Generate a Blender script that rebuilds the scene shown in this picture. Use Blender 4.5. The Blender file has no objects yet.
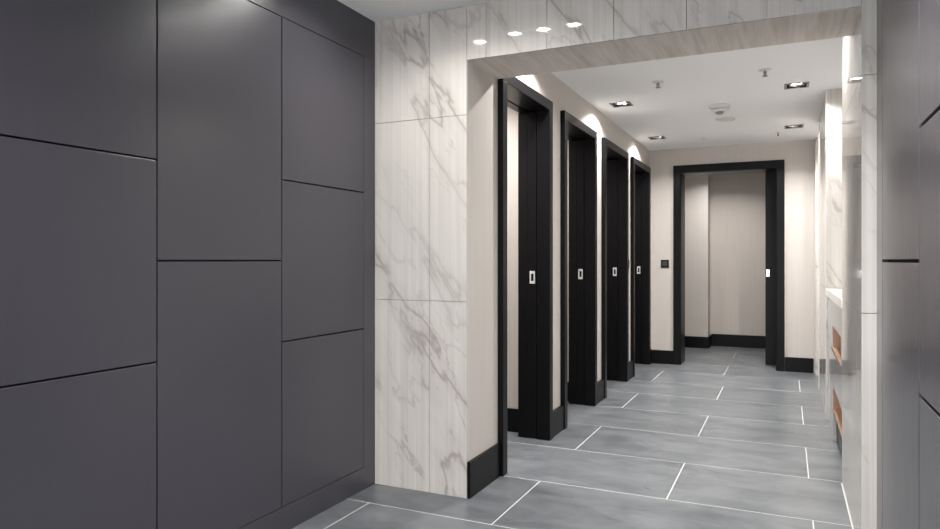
import bpy, bmesh, math, random
from mathutils import Vector
random.seed(7)
sc = bpy.context.scene
COL = sc.collection

# ------------------------------------------------------------------ materials
class NT:
    def __init__(s, name):
        s.m = bpy.data.materials.new(name); s.m.use_nodes = True
        s.t = s.m.node_tree; s.t.nodes.clear()
        s.out = s.n('ShaderNodeOutputMaterial'); s.b = s.n('ShaderNodeBsdfPrincipled')
        s.l(s.b.outputs[0], s.out.inputs[0])
    def n(s, t, **kw):
        nd = s.t.nodes.new(t)
        for k, v in kw.items(): setattr(nd, k, v)
        return nd
    def l(s, a, b): s.t.links.new(a, b)
    def coord(s): return s.n('ShaderNodeTexCoord').outputs['Object']
    def mapping(s, v, scale=(1, 1, 1), rot=(0, 0, 0), loc=(0, 0, 0)):
        m = s.n('ShaderNodeMapping'); s.l(v, m.inputs[0])
        m.inputs['Location'].default_value = loc; m.inputs['Rotation'].default_value = rot; m.inputs['Scale'].default_value = scale
        return m.outputs[0]
    def noise(s, v, scale=5, detail=3, rough=.5, dist=0):
        n = s.n('ShaderNodeTexNoise'); s.l(v, n.inputs['Vector'])
        n.inputs['Scale'].default_value = scale; n.inputs['Detail'].default_value = detail
        n.inputs['Roughness'].default_value = rough; n.inputs['Distortion'].default_value = dist
        return n.outputs[0]
    def ramp(s, f, pts):
        r = s.n('ShaderNodeValToRGB'); s.l(f, r.inputs[0]); e = r.color_ramp.elements
        while len(e) < len(pts): e.new(.5)
        for i, (p, c) in enumerate(pts):
            e[i].position = p; e[i].color = (c, c, c, 1) if isinstance(c, (int, float)) else (*c, 1)
        return r.outputs[0]
    def math(s, op, a, b=None):
        m = s.n('ShaderNodeMath', operation=op)
        for i, x in enumerate((a, b)):
            if x is None: continue
            if isinstance(x, (int, float)): m.inputs[i].default_value = x
            else: s.l(x, m.inputs[i])
        return m.outputs[0]
    def mix(s, f, a, b, mode='MIX'):
        m = s.n('ShaderNodeMix', data_type='RGBA', blend_type=mode)
        for i, x in ((0, f), (6, a), (7, b)):
            if isinstance(x, (int, float)): m.inputs[i].default_value = x
            elif isinstance(x, tuple): m.inputs[i].default_value = (*x, 1)
            else: s.l(x, m.inputs[i])
        return m.outputs[2]
    def set(s, col=None, rough=None, metal=None, spec=None, bump=None, bstr=.1, bdist=.002):
        for k, v in (('Base Color', col), ('Roughness', rough), ('Metallic', metal), ('Specular IOR Level', spec)):
            if v is None: continue
            i = s.b.inputs[k]
            if isinstance(v, tuple): i.default_value = (*v, 1)
            elif isinstance(v, (int, float)): i.default_value = v
            else: s.l(v, i)
        if bump is not None:
            b = s.n('ShaderNodeBump'); b.inputs['Strength'].default_value = bstr; b.inputs['Distance'].default_value = bdist
            s.l(bump, b.inputs['Height']); s.l(b.outputs[0], s.b.inputs['Normal'])
        return s.m
    def attr(s, name): return s.n('ShaderNodeAttribute', attribute_name=name).outputs['Fac']

def mat_simple(name, col, rough=.5, metal=0, nscale=40, var=.06, bstr=.03, spec=.5):
    k = NT(name); f = k.noise(k.coord(), nscale, 3)
    c = k.mix(f, tuple(x * (1 - var) for x in col), tuple(min(1, x * (1 + var)) for x in col))
    return k.set(c, rough, metal, spec, bump=f, bstr=bstr, bdist=.001)

def mat_panel():
    k = NT('panel_lacquer'); v = k.coord()
    f = k.noise(k.mapping(v, (90, 90, 2.5)), 2.0, 3)
    g = k.noise(v, 1.6, 2)
    c = k.mix(f, (.045, .0425, .055), (.053, .050, .064))
    c = k.mix(k.math('MULTIPLY', g, .35), c, (.039, .037, .047))
    r = k.ramp(f, [(.3, .30), (.7, .37)])
    k.b.inputs['Coat Weight'].default_value = .35; k.b.inputs['Coat Roughness'].default_value = .22
    return k.set(c, r, spec=.5, bump=f, bstr=.035, bdist=.001)

def mat_marble(name, base, vein, rough, amount=.7, stria=.10, warm=(.70, .64, .60)):
    k = NT(name); co = k.coord(); tid = k.attr('tile_id')
    off = k.n('ShaderNodeCombineXYZ'); k.l(k.math('MULTIPLY', tid, 7.3), off.inputs[0]); k.l(k.math('MULTIPLY', tid, 3.1), off.inputs[1]); k.l(k.math('MULTIPLY', tid, 5.7), off.inputs[2])
    sp = k.n('ShaderNodeSeparateXYZ'); k.l(co, sp.inputs[0])
    hh = k.math('ADD', sp.outputs[0], sp.outputs[1]); zz = sp.outputs[2]
    across = k.math('ADD', k.math('MULTIPLY', hh, .87), k.math('MULTIPLY', zz, .50))
    along = k.math('SUBTRACT', k.math('MULTIPLY', zz, .87), k.math('MULTIPLY', hh, .50))
    cp = k.n('ShaderNodeCombineXYZ'); k.l(across, cp.inputs[0]); k.l(k.math('MULTIPLY', along, .30), cp.inputs[1])
    va = k.n('ShaderNodeVectorMath', operation='ADD'); k.l(cp.outputs[0], va.inputs[0]); k.l(off.outputs[0], va.inputs[1])
    p = va.outputs[0]
    n1 = k.noise(p, 2.7, 5, .52, .08)
    v1 = k.math('ABSOLUTE', k.math('SUBTRACT', n1, .5))
    line = k.ramp(v1, [(0, 1), (.006, .8), (.014, .28), (.05, .10), (.09, 0)])
    n2 = k.noise(p, 4.6, 6, .55, .15)
    v2 = k.math('ABSOLUTE', k.math('SUBTRACT', n2, .47))
    line2 = k.ramp(v2, [(0, .8), (.006, .4), (.018, .08), (.05, 0)])
    mask = k.ramp(k.noise(p, 2.3, 2), [(.42, .0), (.58, 1)])
    cloud = k.ramp(k.noise(p, 2.6, 4, .6, .3), [(.42, 0), (.72, 1)])
    st = k.noise(k.mapping(co, (46, 46, .5)), 1.0, 3, .6)
    c = k.mix(k.math('MULTIPLY', cloud, .22), base, warm)
    c = k.mix(k.math('MULTIPLY', k.ramp(st, [(.42, 0), (.66, 1)]), stria * 2.4), c, tuple(x * .74 for x in base))
    ln = k.math('MULTIPLY', k.math('MAXIMUM', line, line2), mask)
    c = k.mix(k.math('MULTIPLY', ln, amount), c, vein)
    return k.set(c, rough, spec=.5)

def mat_cloth(name, a, b, horiz=True, along='Z', bstr=.12):
    k = NT(name); v = k.coord()
    sc1 = {'Z': (150, 150, 1.6), 'Y': (30, 2.0, 30)}[along]
    f = k.noise(k.mapping(v, sc1), 1.0, 3, .6)
    h = k.noise(k.mapping(v, (5, 5, 320)), 1.0, 2, .6)
    w = k.math('ADD', k.math('MULTIPLY', f, .75), k.math('MULTIPLY', h, .25)) if horiz else f
    c = k.mix(k.ramp(w, [(.25, 0), (.75, 1)]), a, b)
    return k.set(c, .62, spec=.35, bump=w, bstr=bstr, bdist=.0015)

def mat_tile():
    k = NT('floor_porcelain'); co = k.coord(); tid = k.attr('tile_id')
    off = k.n('ShaderNodeCombineXYZ'); k.l(k.math('MULTIPLY', tid, 37.0), off.inputs[0]); k.l(k.math('MULTIPLY', tid, 53.0), off.inputs[1])
    va = k.n('ShaderNodeVectorMath', operation='ADD'); k.l(co, va.inputs[0]); k.l(off.outputs[0], va.inputs[1])
    p = k.mapping(va.outputs[0], (1.0, 2.1, 1))
    big = k.noise(p, 2.6, 8, .66, .5); fine = k.noise(p, 11, 7, .68, .2)
    spk = k.noise(va.outputs[0], 190, 2)
    c = k.mix(k.ramp(big, [(.32, 0), (.70, 1)]), (.062, .070, .079), (.165, .176, .187))
    c = k.mix(k.math('MULTIPLY', k.ramp(fine, [(.36, 0), (.72, 1)]), .34), c, (.18, .193, .207))
    c = k.mix(k.math('MULTIPLY', k.ramp(spk, [(.4, 0), (.8, 1)]), .08), c, (.05, .055, .06))
    c = k.mix(k.math('MULTIPLY', tid, .16), c, (.065, .07, .08))
    r = k.ramp(fine, [(.3, .27), (.7, .38)])
    return k.set(c, r, spec=.45)

def mat_emit(name, col, strength):
    k = NT(name); k.b.inputs['Emission Color'].default_value = (*col, 1); k.b.inputs['Emission Strength'].default_value = strength
    return k.set(col, .3)

M = {
    'panel': mat_panel(),
    'groove': mat_simple('groove_black', (.008, .008, .009), .8),
    'marble': mat_marble('marble_tile', (.625, .597, .563), (.33, .295, .275), .06, .85, .20),
    'marble_grey': mat_marble('marble_tile_polished', (.40, .397, .395), (.36, .345, .335), .13, .45, .16, (.44, .43, .42)),
    'joint': mat_simple('tile_joint', (.34, .32, .30), .8),
    'paper': mat_cloth('linen_wallcovering', (.50, .462, .43), (.59, .552, .518)),
    'paper_grey': mat_cloth('linen_wallcovering_taupe', (.50, .45, .415), (.60, .55, .51)),
    'soffit': mat_cloth('striped_wallcovering', (.52, .465, .415), (.74, .685, .63), False, 'Y'),
    'tile': mat_tile(),
    'grout': mat_simple('floor_grout', (.56, .56, .55), .8),
    'ceil': mat_simple('ceiling_paint', (.93, .93, .925), .75, var=.01, bstr=.01),
    'black': mat_simple('black_stained_wood', (.003, .0028, .0035), .36, 0, 30, .25, .02, .17),
    'steel': mat_simple('brushed_steel', (.72, .71, .69), .25, 1),
    'chrome': mat_simple('bright_chrome', (.86, .85, .84), .25, .55),
    'dark_metal': mat_simple('dark_fitting', (.035, .035, .037), .4),
    'fit_grey': mat_simple('grey_fitting_trim', (.22, .22, .22), .35, .6),
    'white_plastic': mat_simple('white_plastic', (.74, .73, .70), .45, var=.02),
    'grey_plastic': mat_simple('grey_plastic', (.30, .29, .28), .5),
    'copper': mat_simple('copper_lining', (.40, .25, .17), .34, .6),
    'stone_top': mat_marble('white_counter_marble', (.86, .85, .84), (.5, .47, .45), .10, .5, .03),
    'lamp': mat_emit('lamp_lens', (1, .97, .92), 55),
}

# ------------------------------------------------------------------ mesh builder
class MB:
    def __init__(s): s.bm = bmesh.new(); s.tl = s.bm.faces.layers.float.new('tile_id'); s.r = 0.
    def box(s, x0, x1, y0, y1, z0, z1, mi=0, tid=None, bev=0):
        c = [s.bm.verts.new((x, y, z)) for x in (x0, x1) for y in (y0, y1) for z in (z0, z1)]
        q = [(0, 1, 3, 2), (4, 6, 7, 5), (0, 4, 5, 1), (2, 3, 7, 6), (0, 2, 6, 4), (1, 5, 7, 3)]
        fs = [s.bm.faces.new([c[i] for i in a]) for a in q]
        if bev:
            es = list({e for f in fs for e in f.edges})
            r = bmesh.ops.bevel(s.bm, geom=es, offset=bev, segments=2, affect='EDGES', profile=.5)
            fs = [f for f in {g for v in c if v.is_valid for g in v.link_faces} | set(r['faces']) | {f for f in fs if f.is_valid}]
        for f in fs:
            f.material_index = mi
            if tid is not None: f[s.tl] = tid
        return s
    def quad(s, pts, mi=0):
        f = s.bm.faces.new([s.bm.verts.new(p) for p in pts]); f.material_index = mi
        return s
    def lathe(s, prof, n=32, c=(0, 0, 0), axis='Z', mi=0):
        rings = []
        for r, h in prof:
            ring = []
            for i in range(n if r > 1e-6 else 1):
                a = 2 * math.pi * i / n; u, v = r * math.cos(a), r * math.sin(a)
                p = {'Z': (u, v, h), 'Y': (u, h, v), 'X': (h, u, v)}[axis]
                ring.append(s.bm.verts.new((p[0] + c[0], p[1] + c[1], p[2] + c[2])))
            rings.append(ring)
        for A, B in zip(rings, rings[1:]):
            for i in range(n):
                j = (i + 1) % n
                vs = [A[i % len(A)], A[j % len(A)], B[j % len(B)], B[i % len(B)]]
                u = []
                for x in vs:
                    if x not in u: u.append(x)
                if len(u) > 2:
                    f = s.bm.faces.new(u); f.material_index = mi; f.smooth = True
        return s
    def build(s, name, mats, parent=None, loc=None):
        bmesh.ops.recalc_face_normals(s.bm, faces=s.bm.faces)
        me = bpy.data.meshes.new(name); s.bm.to_mesh(me); s.bm.free()
        for m in (mats if isinstance(mats, (list, tuple)) else [mats]): me.materials.append(M[m])
        o = bpy.data.objects.new(name, me); COL.objects.link(o)
        if loc: o.location = loc
        if parent: o.parent = parent
        return o

def tag(o, label, cat, group=None, kind=None):
    o['label'] = label; o['category'] = cat
    if group: o['group'] = group
    if kind: o['kind'] = kind
    return o
def empty(name, loc=(0, 0, 0)):
    o = bpy.data.objects.new(name, None); o.empty_display_size = .1; o.location = loc; COL.objects.link(o); return o
def struct(o, label, cat): return tag(o, label, cat, None, 'structure')
def copy_tree(o, parent=None):
    c = o.copy(); COL.objects.link(c)
    if parent: c.parent = parent
    for ch in list(o.children): copy_tree(ch, c)
    return c

# ------------------------------------------------------------------ plan (metres; camera stands at the origin)
ZC = 2.415                       # ceiling
XL, XR = -1.422, .26              # corridor walls
LX, RX = -1.954, .31             # lobby panelling
YF, YB = 3.012, 7.88               # marble portal, end wall
PB = 3.40                        # back of the portal
YN = -1.6                        # lobby end behind the viewer
DOORS = [(3.405, 4.268), (4.53, 5.415), (5.675, 6.62), (6.855, 7.79)]
DH = 2.205

# floor -------------------------------------------------------------
def floor():
    m = MB(); g = .0026
    X0, X1, Y0, Y1 = -2.85, .95, YN, 10.0
    m.box(X0, X1, Y0, Y1, -.06, -.0004, 1)
    th, tw = .655, 1.29
    k = math.floor((Y0 - 2.765) / th)
    while 2.765 + k * th < Y1:
        ya, yb = max(Y0, 2.765 + k * th), min(Y1, 2.765 + (k + 1) * th)
        xo = -1.185 if k % 2 == 0 else -.535
        if k >= 7: xo -= .05
        i = math.floor((X0 - xo) / tw)
        while xo + i * tw < X1:
            xa, xb = max(X0, xo + i * tw), min(X1, xo + (i + 1) * tw)
            if xb - xa > .02 and yb - ya > .02:
                m.box(xa + g, xb - g, ya + g, yb - g, -.004, 0, 0, random.random())
            i += 1
        k += 1
    return struct(m.build('floor', ['tile', 'grout']), 'large grey stone-look floor tiles with pale grout', 'floor')
floor()

# downlights --------------------------------------------------------
HS = .068      # half size of the hole
GL = 'square recessed downlights'
LIGHTS = [      # x, y, watts, label, group
    (-1.20, 5.44, .66, 'square recessed downlight above the second black cubicle door', GL),
    (-1.20, 7.08, .66, 'square recessed downlight near the end wall, above the fourth black cubicle door', GL),
    (.062, 5.38, 1.0, 'square recessed downlight on the marble pier side, nearer of the two there', GL),
    (.058, 7.02, 1.15, 'square recessed downlight on the marble pier side, near the end wall', GL),
    (-1.20, 3.80, .66, 'square recessed downlight hidden behind the beam, above the first cubicle door', GL),
    (.062, 3.80, .5, 'square recessed downlight hidden behind the beam beside the marble pier', GL),
    (-1.60, 2.45, .15, 'square recessed lobby downlight close to the dark panelling', GL),
    (-1.37, 2.50, .08, 'square recessed lobby downlight in front of the marble beam, first of three in a row', GL),
    (-1.20, 2.50, .08, 'square recessed lobby downlight in front of the marble beam, middle of three in a row', GL),
    (-1.03, 2.50, .08, 'square recessed lobby downlight in front of the marble beam, last of three in a row', GL),
    (-.40, 1.35, .55, 'added square recessed lobby fill downlight in front of the right pier', GL),  # this and the lobby lights below are unseen, added to brighten the marble
    (.0, 1.75, .9, 'added square recessed lobby fill downlight close to the right panelling and pier', GL),
    (-1.30, .35, .6, 'added square recessed lobby fill downlight behind the viewer, dark panelling side', GL),
    (-.35, .35, .7, 'added square recessed lobby fill downlight behind the viewer, right panelling side', GL),
    (-2.15, 3.90, 1.1, 'added square recessed fill downlight inside the first cubicle', GL),  # cubicle lights are added out of view to brighten the interiors
    (-2.15, 4.95, .6, 'added square recessed fill downlight inside the second cubicle', GL),
    (-2.15, 6.10, .6, 'added square recessed fill downlight inside the third cubicle', GL),
    (-2.15, 7.25, .6, 'added square recessed fill downlight inside the fourth cubicle', GL),
    (-.75, 8.85, .8, 'square recessed downlight in the room beyond the end door', GL),
    (.55, 4.75, .07, 'added square recessed fill downlight over the washstand', GL),  # niche lights are unseen additions that brighten the recesses
    (.55, 7.30, .2, 'added square recessed fill downlight in the far niche', GL),
]
WATT = 19.0

def ceiling():
    m = MB(); xs = {-2.85, .95}; ys = {YN, 10.0}
    for x, y, *_ in LIGHTS: xs |= {round(x - HS, 4), round(x + HS, 4)}; ys |= {round(y - HS, 4), round(y + HS, 4)}
    xs, ys = sorted(xs), sorted(ys)
    vb = {}
    def v(x, y, z):
        if (x, y, z) not in vb: vb[x, y, z] = m.bm.verts.new((x, y, z))
        return vb[x, y, z]
    for a, b in zip(xs, xs[1:]):
        for c, d in zip(ys, ys[1:]):
            mx, my = (a + b) / 2, (c + d) / 2
            if any(abs(mx - x) < HS and abs(my - y) < HS for x, y, *_ in LIGHTS): continue
            m.bm.faces.new([v(a, c, ZC), v(b, c, ZC), v(b, d, ZC), v(a, d, ZC)])
    m.box(-2.85, .95, YN, 10.0, ZC + .12, ZC + .2)
    for a, b, c, d in ((-2.85, -2.83, YN, 10.), (.93, .95, YN, 10.), (-2.85, .95, YN, YN + .02), (-2.85, .95, 9.98, 10.)):
        m.box(a, b, c, d, ZC + .001, ZC + .12)
    return struct(m.build('ceiling', 'ceil'), 'smooth white painted ceiling', 'ceiling')
ceiling()

def downlight_proto():
    r = empty('recessed_downlight')
    t = MB(); o_, i_ = HS + .012, HS - .004
    for a in ((-o_, o_, -o_, -i_), (-o_, o_, i_, o_), (-o_, -i_, -i_, i_), (i_, o_, -i_, i_)): t.box(*a, -.004, 0, 0, None, .001)
    t.build('trim_frame', 'fit_grey', r)
    h = MB(); w = HS - .002
    for a in ((-w, w, -w, -w + .003), (-w, w, w - .003, w), (-w, -w + .003, -w + .003, w - .003), (w - .003, w, -w + .003, w - .003)): h.box(*a, -.002, .075)
    h.box(-w, w, -w, w, .075, .08)
    h.build('housing', 'dark_metal', r)
    g = MB(); g.lathe([(.050, .004), (.050, .030), (.036, .060), (.034, .060), (.044, .028), (.044, .004), (.050, .004)], 28)
    g.box(-.064, -.049, -.004, .004, .018, .024); g.box(.049, .064, -.004, .004, .018, .024)
    g.build('lamp_gimbal', 'steel', r)
    l = MB(); l.lathe([(0, .016), (.041, .016), (.043, .024), (0, .032)], 28)
    l.build('lamp_lens', 'lamp', r)
    ld = bpy.data.lights.new('lamp_glow', 'AREA'); ld.shape = 'DISK'; ld.size = .04; ld.energy = WATT; ld.color = (1, .97, .935); ld.spread = math.radians(140)
    lo = bpy.data.objects.new('lamp_glow', ld); COL.objects.link(lo); lo.parent = r; lo.location = (0, 0, .0145)
    return r
proto = downlight_proto()
for i, (x, y, w, lab, grp) in enumerate(LIGHTS):
    o = proto if i == 0 else copy_tree(proto)
    o.location = (x, y, ZC); tag(o, lab, 'ceiling light', grp)
    for ch in o.children:
        if ch.type == 'LIGHT' and w != 1:
            ch.data = ch.data.copy(); ch.data.energy = WATT * w

# lobby panelling ---------------------------------------------------
def panelling(side, x, sgn, ycols, GAP):
    """backing with raised border, flush panels set in it; sgn = direction into the room"""
    b = MB(); T = .02
    xb = x - sgn * T
    lo = lambda a, c: (min(a, c), max(a, c))
    ya, yb = min(c[0] for c in ycols), max(c[1] for c in ycols)
    b.box(*lo(xb, xb - sgn * .12), YN, YF, 0, ZC, 1)                            # dark core behind the joints
    b.box(*lo(x, xb), YN, YF, 2.21, ZC, 0, None, .0015)
    b.box(*lo(x, xb), YN, YF, 0, .112, 0, None, .0015)
    b.box(*lo(x, xb), yb, YF, .112, 2.21, 0, None, .0015)
    b.box(*lo(x, xb), YN, ya, .112, 2.21, 0, None, .0015)
    struct(b.build('wall_' + side, ['panel', 'groove']), 'dark aubergine-grey lacquered border around the flush panels, ' + side + ' side', 'wall')
    for y0, y1, zs, labs in ycols:
        for (z0, z1), lab in zip(zip(zs, zs[1:]), labs):
            p = MB(); p.box(*lo(x, xb), -(y1 - y0) / 2 + GAP, (y1 - y0) / 2 - GAP, -(z1 - z0) / 2 + GAP, (z1 - z0) / 2 - GAP, 0, None, .0015)
            o = p.build('wall_panel', 'panel', None, (0, (y0 + y1) / 2, (z0 + z1) / 2))
            tag(o, lab, 'wall panel', 'dark flush wall panels')
Z3, Z2 = [.112, .82, 1.513, 2.21], [.112, 1.167, 2.21]
panelling('left', LX, 1, [
    (1.028, 1.657, Z3, ['dark grey panel at bottom of the left picture-edge column', 'dark grey panel midway up the left picture-edge column', 'dark grey panel at top of the left picture-edge column']),
    (1.657, 2.291, Z2, ['tall dark grey panel below the centre seam of the two-panel column', 'tall dark grey panel above the centre seam, carrying a soft lamp sheen']),
    (2.291, 2.912, Z3, ['lowest dark grey panel in the column beside the marble', 'middle dark grey panel in the column beside the marble', 'topmost dark grey panel in the column beside the marble'])], .003)
panelling('right', RX, -1, [
    (1.47, 2.09, Z3, ['lowest grey panel on the right picture edge', 'middle grey panel on the right picture edge', 'topmost grey panel on the right picture edge']),
    (2.09, 2.845, Z2, ['tall lower grey panel beside the right marble pier', 'tall upper grey panel beside the right marble pier'])], .005)
WX0, WX1, WZ0, WZ1 = -1.80, .16, .12, 2.34      # unseen opening added behind the viewer so fill daylight reaches the marble
m = MB()
m.box(LX - .14, WX0, YN - .12, YN, 0, ZC); m.box(WX1, RX + .14, YN - .12, YN, 0, ZC)
m.box(WX0, WX1, YN - .12, YN, 0, WZ0); m.box(WX0, WX1, YN - .12, YN, WZ1, ZC)
struct(m.build('wall_back', 'paper'), 'cream wall of the lobby behind the viewer', 'wall')
m = MB(); cxw = (WX0 + WX1) / 2
for a in ((WX0, WX0 + .05, WZ0, WZ1), (WX1 - .05, WX1, WZ0, WZ1), (cxw - .025, cxw + .025, WZ0 + .05, WZ1 - .05), (WX0 + .05, WX1 - .05, WZ0, WZ0 + .05), (WX0 + .05, WX1 - .05, WZ1 - .05, WZ1)):
    m.box(a[0], a[1], YN - .09, YN - .03, a[2], a[3], 0, None, .002)
struct(m.build('fill_window_1', 'fit_grey'), 'added unseen window frame behind the viewer, its opening lets in fill daylight', 'window')

# marble portal -----------------------------------------------------
TJ = .0011
VX = [-2.253, -1.942, -1.631, -1.319, -1.011, -.699, -.388, -.074, .26]
VZ = [.0, .965, 1.882, ZC]
pier = MB()
pier.box(-2.85, XL - .0125, YF + .0125, PB, 0, ZC, 1)
ids = {}
for (xa, xb) in ((LX, -1.631), (-1.631, XL)):
    for z0, z1 in zip(VZ, VZ[1:]):
        pier.box(xa + TJ, xb - TJ, YF, YF + .012, z0 + TJ, z1 - TJ, 0, random.random() * 9, .0006)
pier.box(XL - .0125, XL, YF + .0125, PB, 0, 2.15, 2)
o = pier.build('wall_front', ['marble', 'joint', 'paper'])
struct(o, 'tall veined marble pier beside the dark panelling, cream reveal', 'wall')
beam = MB()
beam.box(XL - .0125, XR, YF + .0125, PB, 2.153, ZC, 1)
xs = [XL] + [v for v in VX if XL < v <= .26]
for xa, xb in zip(xs, xs[1:]):
    beam.box(xa + TJ, xb - TJ, YF, YF + .012, 2.15, ZC - .0005, 0, random.random() * 9, .0006)
beam.box(XL, XR, YF + .0125, PB, 2.15, 2.153, 2)
struct(beam.build('beam', ['marble', 'joint', 'soffit']), 'veined marble beam over the corridor opening with striped beige underside', 'beam')

def marble_block(name, x0, x1, y0, y1, label, front=True, back=True, near='marble', side='marble_grey', joint_y=()):
    m = MB(); t = .012
    m.box(x0 + t + .0005, x1, y0 + t + .0005, y1 - t - .0005, 0, ZC, 1)
    for z0, z1 in zip(VZ, VZ[1:]):
        ya = [y0 + t + .0005] + list(joint_y) + [y1 - t - .0005]
        for a, b in zip(ya, ya[1:]): m.box(x0, x0 + t, a + TJ * .5, b - TJ * .5, z0 + TJ, z1 - TJ, 2, random.random() * 9, .0005)
        if front: m.box(x0, x1, y0, y0 + t, z0 + TJ, z1 - TJ, 0, random.random() * 9, .0005)
        if back: m.box(x0, x1, y1 - t, y1, z0 + TJ, z1 - TJ, 0, random.random() * 9, .0005)
    return struct(m.build(name, [near, 'joint', side]), label, 'wall')
NX = .82
marble_block('wall_right', XR, NX, YF, 4.04, 'polished marble pier on the right of the corridor opening', joint_y=(3.5,))
marble_block('wall_right', XR, NX, 5.60, 6.90, 'marble pier between the two niches', joint_y=(6.2,))
marble_block('wall_right', XR, NX, 7.72, YB, 'narrow marble pier at the end wall', back=False)
nb = MB(); nb.box(NX, NX + .12, YF, YB, 0, ZC, 0, .3)
struct(nb.build('wall_right', 'marble_grey'), 'marble back wall of the niches', 'wall')
struct(MB().box(XR - .004, XR + .0, 5.600, 5.606, 0, ZC - .001, 0, None, .0012).build('trim_1', 'chrome'), 'thin chrome corner strip on the pier beyond the washstand', 'trim')
struct(MB().box(XR - .004, XR + .0, 6.894, 6.900, 0, ZC - .001, 0, None, .0012).build('trim_2', 'chrome'), 'thin chrome corner strip on the far side of the middle pier', 'trim')

struct(MB().box(XR - .004, XR - .0003, YF + .001, 4.04, 0, .004, 0, None, .001).build('trim_3', 'grout'), 'thin white sealant line at the foot of the right marble pier', 'trim')
# washstand in the near niche --------------------------------------
v = empty('washstand', (.5, 4.82, 0))
def vb(x0, x1, y0, y1, z0, z1, bev=.001, m=None):
    m = m or MB(); m.box(x0 - .5, x1 - .5, y0 - 4.82, y1 - 4.82, z0, z1, 0, .37, bev); return m
VY0, VY1 = 4.045, 5.592
vb(.255, NX - .004, VY0, VY1, .915, .965, .003).build('countertop', 'stone_top', v)
U0, U1, L0, L1 = 4.25, 5.02, 4.05, 4.97          # slots along y
fp = vb(.268, .29, VY0, VY1, .745, .915)
for a in ((VY0, U0, .60, .745), (U1, VY1, .60, .745), (VY0, VY1, .36, .60), (L1, VY1, .0, .36), (VY0, VY0 + .01, .0, .02)): vb(.268, .29, a[0], a[1], a[2], a[3], .0008, fp)
fp.build('front_panel', 'marble_grey', v)
def lining(y0, y1, z0, z1):
    m = vb(.27, .50, y0, y1, z0, z0 + .0045); vb(.27, .50, y0, y1, z1 - .006, z1, .001, m)
    vb(.27, .50, y0, y0 + .006, z0, z1, .001, m); vb(.27, .50, y1 - .006, y1, z0, z1, .001, m); vb(.494, .50, y0, y1, z0, z1, .001, m)
    return m
o = lining(U0, U1, .60, .745).build('slot_lining', 'copper', v); o['label'] = 'copper lining of the upper towel slot'
o = vb(.262, .30, U0, U1, .588, .606, .002).build('slot_lip', 'copper', v); o['label'] = 'copper lip of the upper slot'
o = lining(L0, L1, .20, .36).build('bin_slot_lining', 'copper', v); o['label'] = 'copper lining of the lower slot'
vb(.292, .31, VY0, L1, .02, .19).build('plinth', 'dark_metal', v)
tag(v, 'marble washstand in the niche with white counter and copper-lined slots', 'washstand')

# corridor left wall with the cubicle doors -------------------------
wl = MB(); XI = -1.60
edges = [PB] + [e for d in DOORS for e in d] + [YB]
for a, b in zip(edges[::2], edges[1::2]):
    wl.box(XI, XL, a, b, 0, ZC)
for a, b in DOORS: wl.box(XI, XL, a, b, DH, ZC)
struct(wl.build('wall_left', 'paper'), 'cream linen-textured corridor wall around the cubicle doors', 'wall')

CX = -1.39
def side_door(i, a, b, where):
    d = empty('door_%d' % i, (XL, (a + b) / 2, 0)); W = (b - a) / 2; c = .064
    bx = lambda m, x0, x1, y0, y1, z0, z1, bev=.0025: m.box(x0 - XL, x1 - XL, y0, y1, z0, z1, 0, None, bev)
    XM = -1.478
    for s in (-1, 1):
        j = MB(); ya, yb = sorted((s * W, s * (W - c)))
        bx(j, XM, CX, ya, yb, 0, DH - c)
        ya, yb = sorted((s * W, s * (W - c + .0045)))
        bx(j, XM - .066, XM - .006, ya, yb, .004, DH - c)
        ya, yb = sorted((s * W, s * (W - c + .0045)))
        bx(j, -1.612, XM - .0665, ya, yb, .004, DH - c)
        bx(j, -1.606, XM, *sorted((s * W, s * (W - c + .014))), .004, DH - c, 0)
        j.build('jamb', 'black', d)
    h = MB(); bx(h, XM, CX, -W, W, DH - c, DH); bx(h, XM - .066, XM - .006, -W, W, DH - c + .006, DH); bx(h, -1.612, XM - .072, -W, W, DH - c + .003, DH)
    bx(h, -1.606, XM, -W, W, DH - c + .014, DH, 0)
    h.build('header', 'black', d)
    # bright keeper plate on the far jamb
    yy = W - c + .006; xc, zc = -1.512 - XL, 1.056
    k = MB(); t = .004; w2, h2, r = .018, .041, .009
    k.box(xc - w2, xc - r, yy - t, yy, zc - h2, zc + h2, 0, None, .001); k.box(xc + r, xc + w2, yy - t, yy, zc - h2, zc + h2, 0, None, .001)
    k.box(xc - r, xc + r, yy - t, yy, zc + .024, zc + h2, 0, None, .001); k.box(xc - r, xc + r, yy - t, yy, zc - h2, zc - .024, 0, None, .001)
    o = k.build('strike_plate', 'chrome', d); o['label'] = 'bright chrome strike plate'
    struct(d, 'black framed cubicle doorway with chrome strike plate, ' + where, 'doorway')
for i, ((a, b), wh) in enumerate(zip(DOORS, ('nearest the marble beam', 'second along the wall', 'third along the wall', 'last before the end wall'))):
    side_door(i + 1, a, b, wh)

# cubicles
GP = [(4.33, 4.45), (5.46, 5.58), (6.655, 6.775)]
cw = MB(); cw.box(-2.85, -2.75, PB, 10.0, 0, ZC)
struct(cw.build('wall_cubicle_back', 'paper'), 'cream back wall inside the cubicles', 'wall')
for n, (a, b) in enumerate(GP):
    struct(MB().box(-2.75, XI - .013, a, b, 0, ZC).build('wall_cubicle_side', 'paper'), 'cream partition wall inside the %s cubicle' % ('first', 'second', 'third')[n], 'wall')
    struct(MB().box(-2.75, XI - .013, a - .014, a, 0, .158, 0, None, .002).build('baseboard_cubicle', 'black'), 'black baseboard inside the %s cubicle' % ('first', 'second', 'third')[n], 'baseboard')

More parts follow.
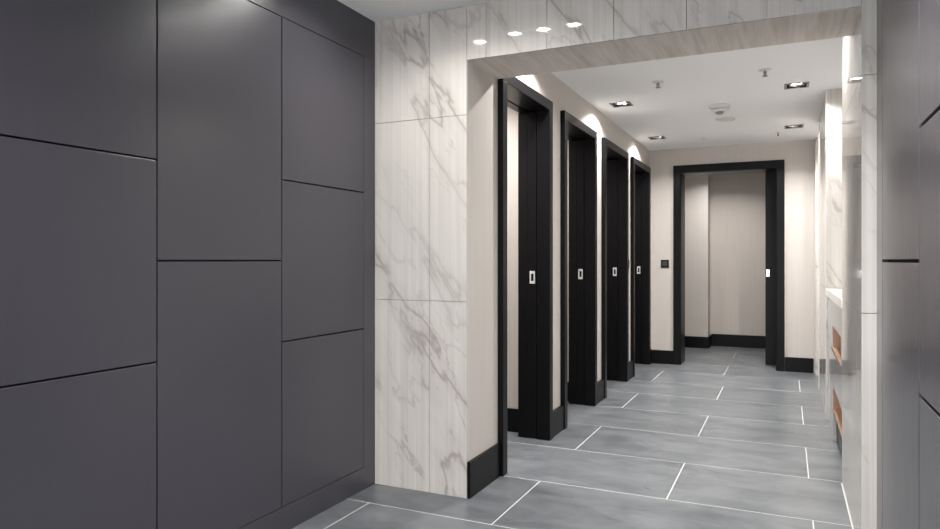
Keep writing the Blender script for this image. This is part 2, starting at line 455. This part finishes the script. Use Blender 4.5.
# baseboards
BBH = .165
def bb(x0, x1, y0, y1, label, name='baseboard_left', h=BBH):
    struct(MB().box(x0, x1, y0, y1, 0, h, 0, None, .002).build(name, 'black'), label, 'baseboard')
bb(XL, XL + .016, YF + .004, 3.404, 'black baseboard on the cream reveal beside the marble pier', h=.18)
for k, (a, b) in enumerate(zip([d[1] for d in DOORS[:3]], [d[0] for d in DOORS[1:]])):
    bb(XL, XL + .026, a + .001, b - .001, 'short black baseboard between the %s cubicle doors' % ('first and second', 'second and third', 'third and fourth')[k])
bb(XL, XL + .026, DOORS[3][1] + .001, YB - .017, 'short black baseboard after the last cubicle door')
bb(XL, -1.157, YB - .016, YB, 'black baseboard on the end wall beside the last cubicle', 'baseboard_back', .152)
bb(-.022, XR - .012, YB - .016, YB, 'black baseboard on the end wall beside the marble pier', 'baseboard_back', .152)

# end wall, its doorway and the room beyond --------------------------
EX0, EX1, EZ, YE = -1.155, -.024, 2.225, 8.20
ew = MB(); ew.box(-2.75, EX0 + .02, YB, YE, 0, ZC); ew.box(EX1 - .02, NX + .12, YB, YE, 0, ZC); ew.box(EX0 + .02, EX1 - .02, YB, YE, EZ - .02, ZC)
struct(ew.build('wall_back', 'paper'), 'cream linen-textured end wall around the black doorway', 'wall')
d = empty('door_5', ((EX0 + EX1) / 2, YB, 0)); cx = (EX0 + EX1) / 2; W = (EX1 - EX0) / 2
for s in (-1, 1):
    j = MB(); j.box(*sorted((s * W, s * (W - .076))), -.022, 0, 0, EZ - .085, 0, None, .003)
    j.box(*sorted((s * (W - .022), s * (W - .082))), .0, YE - YB, 0, EZ - .085, 0, None, .002)
    j.build('jamb', 'black', d)
h = MB(); h.box(-W, W, -.022, 0, EZ - .085, EZ, 0, None, .003); h.box(-W + .022, W - .022, 0, YE - YB, EZ - .088, EZ - .022, 0, None, .002)
h.build('header', 'black', d)
lf = MB(); lf.box(-.218 - cx, .66 - cx, .335, .38, .008, 2.2, 0, None, .003); lf.build('door_leaf', 'black', d)
k = MB(); px = -.192 - cx
k.box(px - .018, px + .018, .331, .335, .985, 1.065, 0, None, .0015); k.box(px - .006, px + .006, .322, .331, 1.012, 1.036, 0, None, .002)
o = k.build('door_pull', 'chrome', d); o['label'] = 'small chrome pull on the leading edge'
struct(d, 'black framed doorway at the corridor end with a half-slid black door', 'doorway')
struct(MB().box(-2.75, NX + .12, 9.80, 9.92, 0, ZC).build('wall_back', 'paper_grey'), 'taupe wall at the back of the room beyond the end door', 'wall')
struct(MB().box(-2.75, -.95, 9.49, 9.80, 0, ZC).build('wall_back', 'paper'), 'cream wall projecting in the room beyond the end door', 'wall')
struct(MB().box(NX, NX + .12, YE, 9.80, 0, ZC).build('wall_right', 'paper'), 'cream side wall of the room beyond the end door', 'wall')
bb(-2.75, -.948, 9.474, 9.49, 'black baseboard under the projecting cream wall beyond the end door', 'baseboard_back', .151)
bb(-.95, -.934, 9.49, 9.80, 'black baseboard on the return of the projecting wall', 'baseboard_back', .151)
bb(-.934, NX, 9.784, 9.80, 'black baseboard under the taupe wall beyond the end door', 'baseboard_back', .165)

# switches -----------------------------------------------------------
def switch(loc, axis, s, label):
    r = empty('light_switch', loc); p = MB(); q = MB()
    if axis == 'Y':
        p.box(-s, s, -.009, 0, -s, s, 0, None, .002); q.box(-s * .62, s * .62, -.013, -.009, -s * .62, s * .62, 0, None, .0015)
    else:
        p.box(0, .009, -s, s, -s, s, 0, None, .002); q.box(.009, .013, -s * .62, s * .62, -s * .62, s * .62, 0, None, .0015)
    p.build('switch_plate', 'black', r); q.build('rocker', 'dark_metal', r)
    tag(r, label, 'switch', 'black wall switches')
switch((-1.248, YB, 1.128), 'Y', .044, 'square black switch on the cream end wall')
switch((XL, 6.72, 1.13), 'X', .042, 'small black switch on the cream strip between the third and fourth cubicle doors')

# ceiling fittings ---------------------------------------------------
def sprinkler(x, y, lab, s=.85):
    r = empty('ceiling_sprinkler', (x, y, ZC))
    MB().lathe([(0, -.008 * s), (.030 * s, -.008 * s), (.046 * s, -.004 * s), (.048 * s, 0), (0, 0)], 28).build('escutcheon', 'white_plastic', r)
    b = MB(); b.lathe([(.010 * s, -.008 * s), (.010 * s, -.024 * s), (.007 * s, -.030 * s), (.005 * s, -.046 * s), (0, -.046 * s)], 16)
    for q in (-1, 1): b.box(q * .011 * s - .0015, q * .011 * s + .0015, -.002, .002, -.048 * s, -.018 * s)
    b.build('sprinkler_body', 'grey_plastic', r)
    MB().lathe([(0, -.047 * s), (.019 * s, -.047 * s), (.020 * s, -.050 * s), (0, -.051 * s)], 20).build('deflector', 'fit_grey', r)
    tag(r, lab, 'sprinkler', 'ceiling sprinklers')
sprinkler(-.817, 4.86, 'white ceiling sprinkler just behind the beam, cubicle side')
sprinkler(-.131, 4.85, 'white ceiling sprinkler just behind the beam, above the middle of the passage')
sprinkler(-.080, 7.29, 'small ceiling sprinkler near the end wall', .65)
r = empty('smoke_detector', (-.493, 5.82, ZC))
MB().lathe([(0, -.022), (.072, -.022), (.080, -.016), (.082, 0), (0, 0)], 36).build('base_plate', 'white_plastic', r)
MB().lathe([(0, -.050), (.046, -.050), (.056, -.044), (.060, -.024), (.050, -.0205), (0, -.0205)], 36).build('detector_head', 'white_plastic', r)
MB().lathe([(0, -.068), (.026, -.068), (.031, -.062), (.033, -.0505), (0, -.0495)], 28).build('sensor_cap', 'grey_plastic', r)
tag(r, 'round white smoke detector with grey sensor cap on the corridor ceiling', 'smoke detector')
r = empty('ceiling_valve', (-.489, 6.38, ZC))
MB().lathe([(.086, 0), (.088, -.0045), (.074, -.012), (.070, -.0045), (.070, 0)], 36).build('valve_ring', 'white_plastic', r)
MB().lathe([(0, -.014), (.050, -.014), (.062, -.008), (.060, -.001), (0, -.001)], 36).build('valve_disc', 'white_plastic', r)
tag(r, 'flat round white ceiling vent just beyond the smoke detector', 'vent')
r = MB().lathe([(0, -.007), (.030, -.007), (.034, 0), (0, 0)], 24).build('ceiling_sensor', 'white_plastic', None, (-.769, 7.30, ZC))
tag(r, 'tiny white disc on the ceiling close to the end wall', 'sensor')

# ------------------------------------------------------------------ world, camera, view
w = bpy.data.worlds.new('world'); sc.world = w; w.use_nodes = True
w.node_tree.nodes['Background'].inputs[0].default_value = (.97, .985, 1, 1); w.node_tree.nodes['Background'].inputs[1].default_value = 4.5
cd = bpy.data.cameras.new('camera'); cam = bpy.data.objects.new('camera', cd); COL.objects.link(cam)
cd.sensor_width = 36; cd.lens = 680 / 940 * 36; cd.shift_y = -4.5 / 940; cd.clip_start = .02
cam.location = (0, 0, 1.17); cam.rotation_euler = (math.radians(90), 0, math.radians(25))
sc.camera = cam
vs = sc.view_settings; vs.view_transform = 'Standard'; vs.look = 'None'; vs.gamma = 1; vs.use_curve_mapping = False; vs.exposure = 0.44
sc.cycles.use_denoising = True; sc.cycles.max_bounces = 12; sc.cycles.diffuse_bounces = 8; sc.cycles.glossy_bounces = 6
sc.cycles.sample_clamp_indirect = 6
